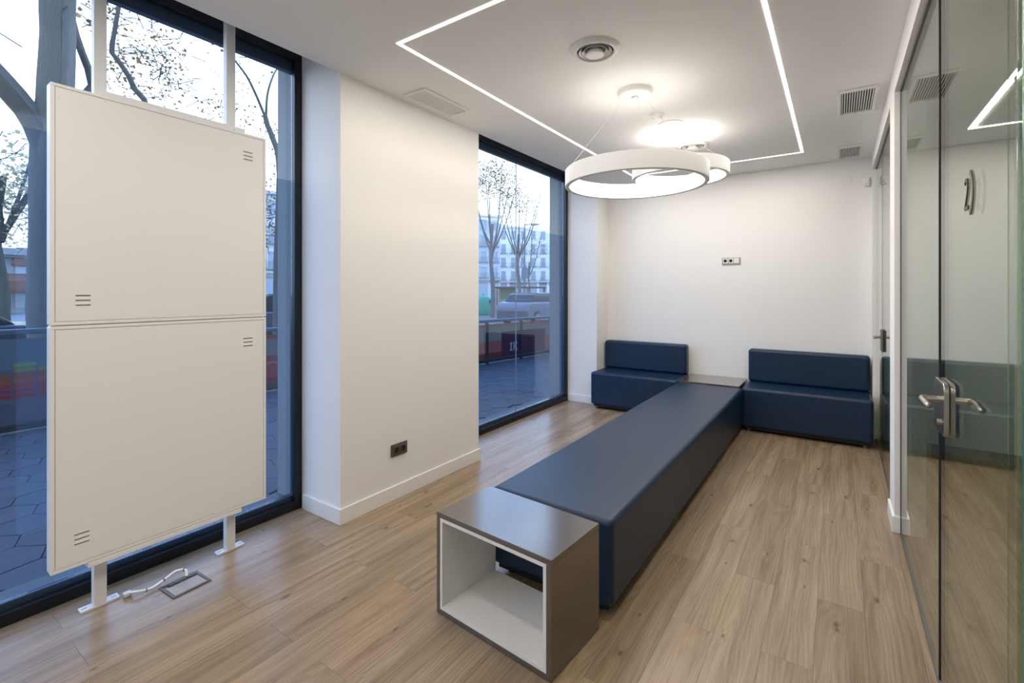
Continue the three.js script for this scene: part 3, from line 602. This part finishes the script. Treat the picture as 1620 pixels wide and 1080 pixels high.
function car(label, x, z, ry, col) {
  const t = thing('car', label, 'car', [x, GY - 0.08, z], ry, 'parked cars'), m = phy(col, 0.25, { clearcoat: 0.6 }), gl = std(srgb(30, 38, 46), 0.1), w = 0.86;
  const sh = new THREE.Shape(); sh.moveTo(-2.05, 0.28); sh.lineTo(2.05, 0.28); sh.quadraticCurveTo(2.15, 0.6, 2.02, 0.78); sh.quadraticCurveTo(1.6, 0.92, 1.05, 0.95); sh.lineTo(-1.7, 0.98); sh.quadraticCurveTo(-2.12, 0.92, -2.1, 0.6); sh.closePath();
  const bg = new THREE.ExtrudeGeometry(sh, { depth: 2 * w - 0.1, bevelSize: 0.05, bevelThickness: 0.05, bevelSegments: 3 }); bg.translate(0, 0, -w + 0.05); part('body', bg, m, t);
  const cs = new THREE.Shape(); cs.moveTo(-1.6, 0.96); cs.lineTo(1.05, 0.94); cs.quadraticCurveTo(0.5, 1.38, 0.15, 1.42); cs.lineTo(-0.9, 1.42); cs.quadraticCurveTo(-1.35, 1.36, -1.6, 0.96);
  const cg = new THREE.ExtrudeGeometry(cs, { depth: 1.36, bevelSize: 0.04, bevelThickness: 0.05, bevelSegments: 2 }); cg.translate(0, 0, -0.68); part('cabin_glass', cg, gl, t);
  part('roof', rspan(-1.0, 0.25, 1.42, 1.47, -0.68, 0.68, 0.02), m, t);
  for (const a of [-1.28, 1.3]) for (const s of [-1, 1]) { const wg = cyl(0.31, 0.2, 22); wg.rotateX(Math.PI / 2); const wh = part('wheel', wg, black, t, a, 0.31, s * 0.78); const hg = cyl(0.19, 0.02, 16); hg.rotateX(Math.PI / 2); part('hubcap', hg, steelGrey, wh, 0, 0, s * 0.1); }
  part('headlight', rspan(1.98, 2.10, 0.62, 0.74, 0.5, 0.78, 0.02), trimWhite, t); part('headlight', rspan(1.98, 2.10, 0.62, 0.74, -0.78, -0.5, 0.02), trimWhite, t);
  return t;
}
car('dark blue car parked at the kerb at the far left', -11.4, -0.7, Math.PI / 2, srgb(44, 58, 80));
car('dark car parked behind the red and grey barrier', -12.4, -7.3, Math.PI / 2, srgb(60, 72, 84));
car('grey car parked outside the far window', -12.4, -20.0, Math.PI / 2 + 0.05, srgb(86, 88, 100));
{
  const t = thing('street_kiosk', 'low kiosk with wooden posts and dark awning outside the far window', 'kiosk', [-18.5, GY - 0.08, -28.0]);
  part('awning', rspan(-1.4, 1.4, 1.75, 1.87, -1.2, 1.2, 0.03), std(srgb(96, 74, 68), 0.7), t);
  part('counter', rspan(-1.2, 1.2, 0, 1.0, -1.0, 1.0, 0.02), std(srgb(138, 146, 122), 0.7), t);
  part('back_board', rspan(-1.2, -1.1, 1.0, 1.75, -1.0, 1.0, 0.01), std(srgb(138, 146, 122), 0.7), t);
  for (const a of [-1, 1]) for (const b of [-1, 1]) part('post', rspan(a * 1.28 - 0.06, a * 1.28 + 0.06, 0, 1.75, b * 1.1 - 0.06, b * 1.1 + 0.06, 0.01), std(srgb(150, 112, 72), 0.7), t);
}

// ---------- outside: houses ----------
const paneDark = std(srgb(158, 166, 176), 0.2), balc = std(srgb(140, 144, 150), 0.6);
function house(label, x, z, ry, w, floors, fh, d, col, bays, balconies = true) {
  const t = thing('townhouse', label, 'building', [x, GY - 0.2, z], ry), hgt = 4.2 + floors * fh, m = std(col, 0.9), tr = std(col.clone().multiplyScalar(0.9), 0.9);
  part('wall', span(-w / 2, w / 2, 0, hgt, -d, 0), m, t); part('cornice', span(-w / 2 - 0.3, w / 2 + 0.3, hgt - 0.1, hgt + 0.35, -d - 0.3, 0.55), tr, t);
  const wg = span(-0.55, 0.55, 0, fh * 0.64, 0.0, 0.05), fg = join(span(-0.72, -0.55, -0.1, fh * 0.64, 0, 0.14), span(0.55, 0.72, -0.1, fh * 0.64, 0, 0.14), span(-0.8, 0.8, fh * 0.64, fh * 0.64 + 0.22, 0, 0.2)), bgm = join(span(-0.95, 0.95, -0.18, -0.02, 0, 0.6), span(-0.95, 0.95, 0.82, 0.88, 0.56, 0.6), ...Array.from({ length: 9 }, (_, k) => span(-0.94 + k * 0.23, -0.90 + k * 0.23, -0.02, 0.82, 0.56, 0.59)));
  for (let f = 0; f < floors; f++) for (let b = 0; b < bays; b++) {
    const px = -w / 2 + (b + 0.5) * w / bays, py = 4.2 + f * fh + 0.35, wd = part('window', wg, paneDark, t, px, py, 0);
    part('surround', fg, tr, wd); if (balconies && f < floors - 1) part('balcony', bgm, balc, wd);
  }
  const sg = span(-w / bays * 0.38, w / bays * 0.38, 0.3, 3.2, 0, 0.06), ag = span(-w / bays * 0.42, w / bays * 0.42, 3.2, 3.7, 0, 0.25);
  for (let b = 0; b < bays; b++) { const px = -w / 2 + (b + 0.5) * w / bays, s = part('shopfront', sg, paneDark, t, px, 0.2, 0); part('fascia', ag, std([srgb(120, 92, 76), srgb(96, 100, 106), srgb(150, 148, 140)][b % 3], 0.7), s); }
  part('string_course', span(-w / 2, w / 2, 3.95, 4.2, 0, 0.3), tr, t);
  return t;
}
house('pale stone house front at the right of the far window', -64, -98, 0.62, 22, 4, 3.3, 12, srgb(246, 244, 240), 9);
house('grey-blue house front at the left of the far window', -62, -72, 1.0, 17, 4, 3.2, 12, srgb(196, 202, 210), 7);
house('low grey shop building seen left of the large trunk', -46, -4, Math.PI / 2, 30, 0, 3.3, 12, srgb(150, 152, 158), 10, false);
house('pale house front glimpsed right of the display stand', -58, -36, Math.PI / 2 - 0.1, 22, 3, 3.2, 12, srgb(214, 212, 206), 8);
{
  const t = thing('shop_awning', 'brown awning on the grey shop building at the far left', 'awning', [-45.4, 2.0, -7.6], Math.PI / 2);
  const g = new THREE.BufferGeometry(); g.dispose();
  part('canvas', (() => { const s = new THREE.Shape(); s.moveTo(0, 0); s.lineTo(1.6, -0.5); s.lineTo(1.6, -1.1); s.lineTo(0, -0.6); s.closePath(); const e = new THREE.ExtrudeGeometry(s, { depth: 2.4, bevelEnabled: false }); e.rotateY(-Math.PI / 2); return e; })(), std(srgb(118, 84, 70), 0.8), t, 1.2, 0.6, 0);
  part('valance', span(-1.2, 1.2, -0.75, -0.5, 1.58, 1.62), std(srgb(100, 70, 58), 0.8), t);
}

renderer.render(scene, camera);
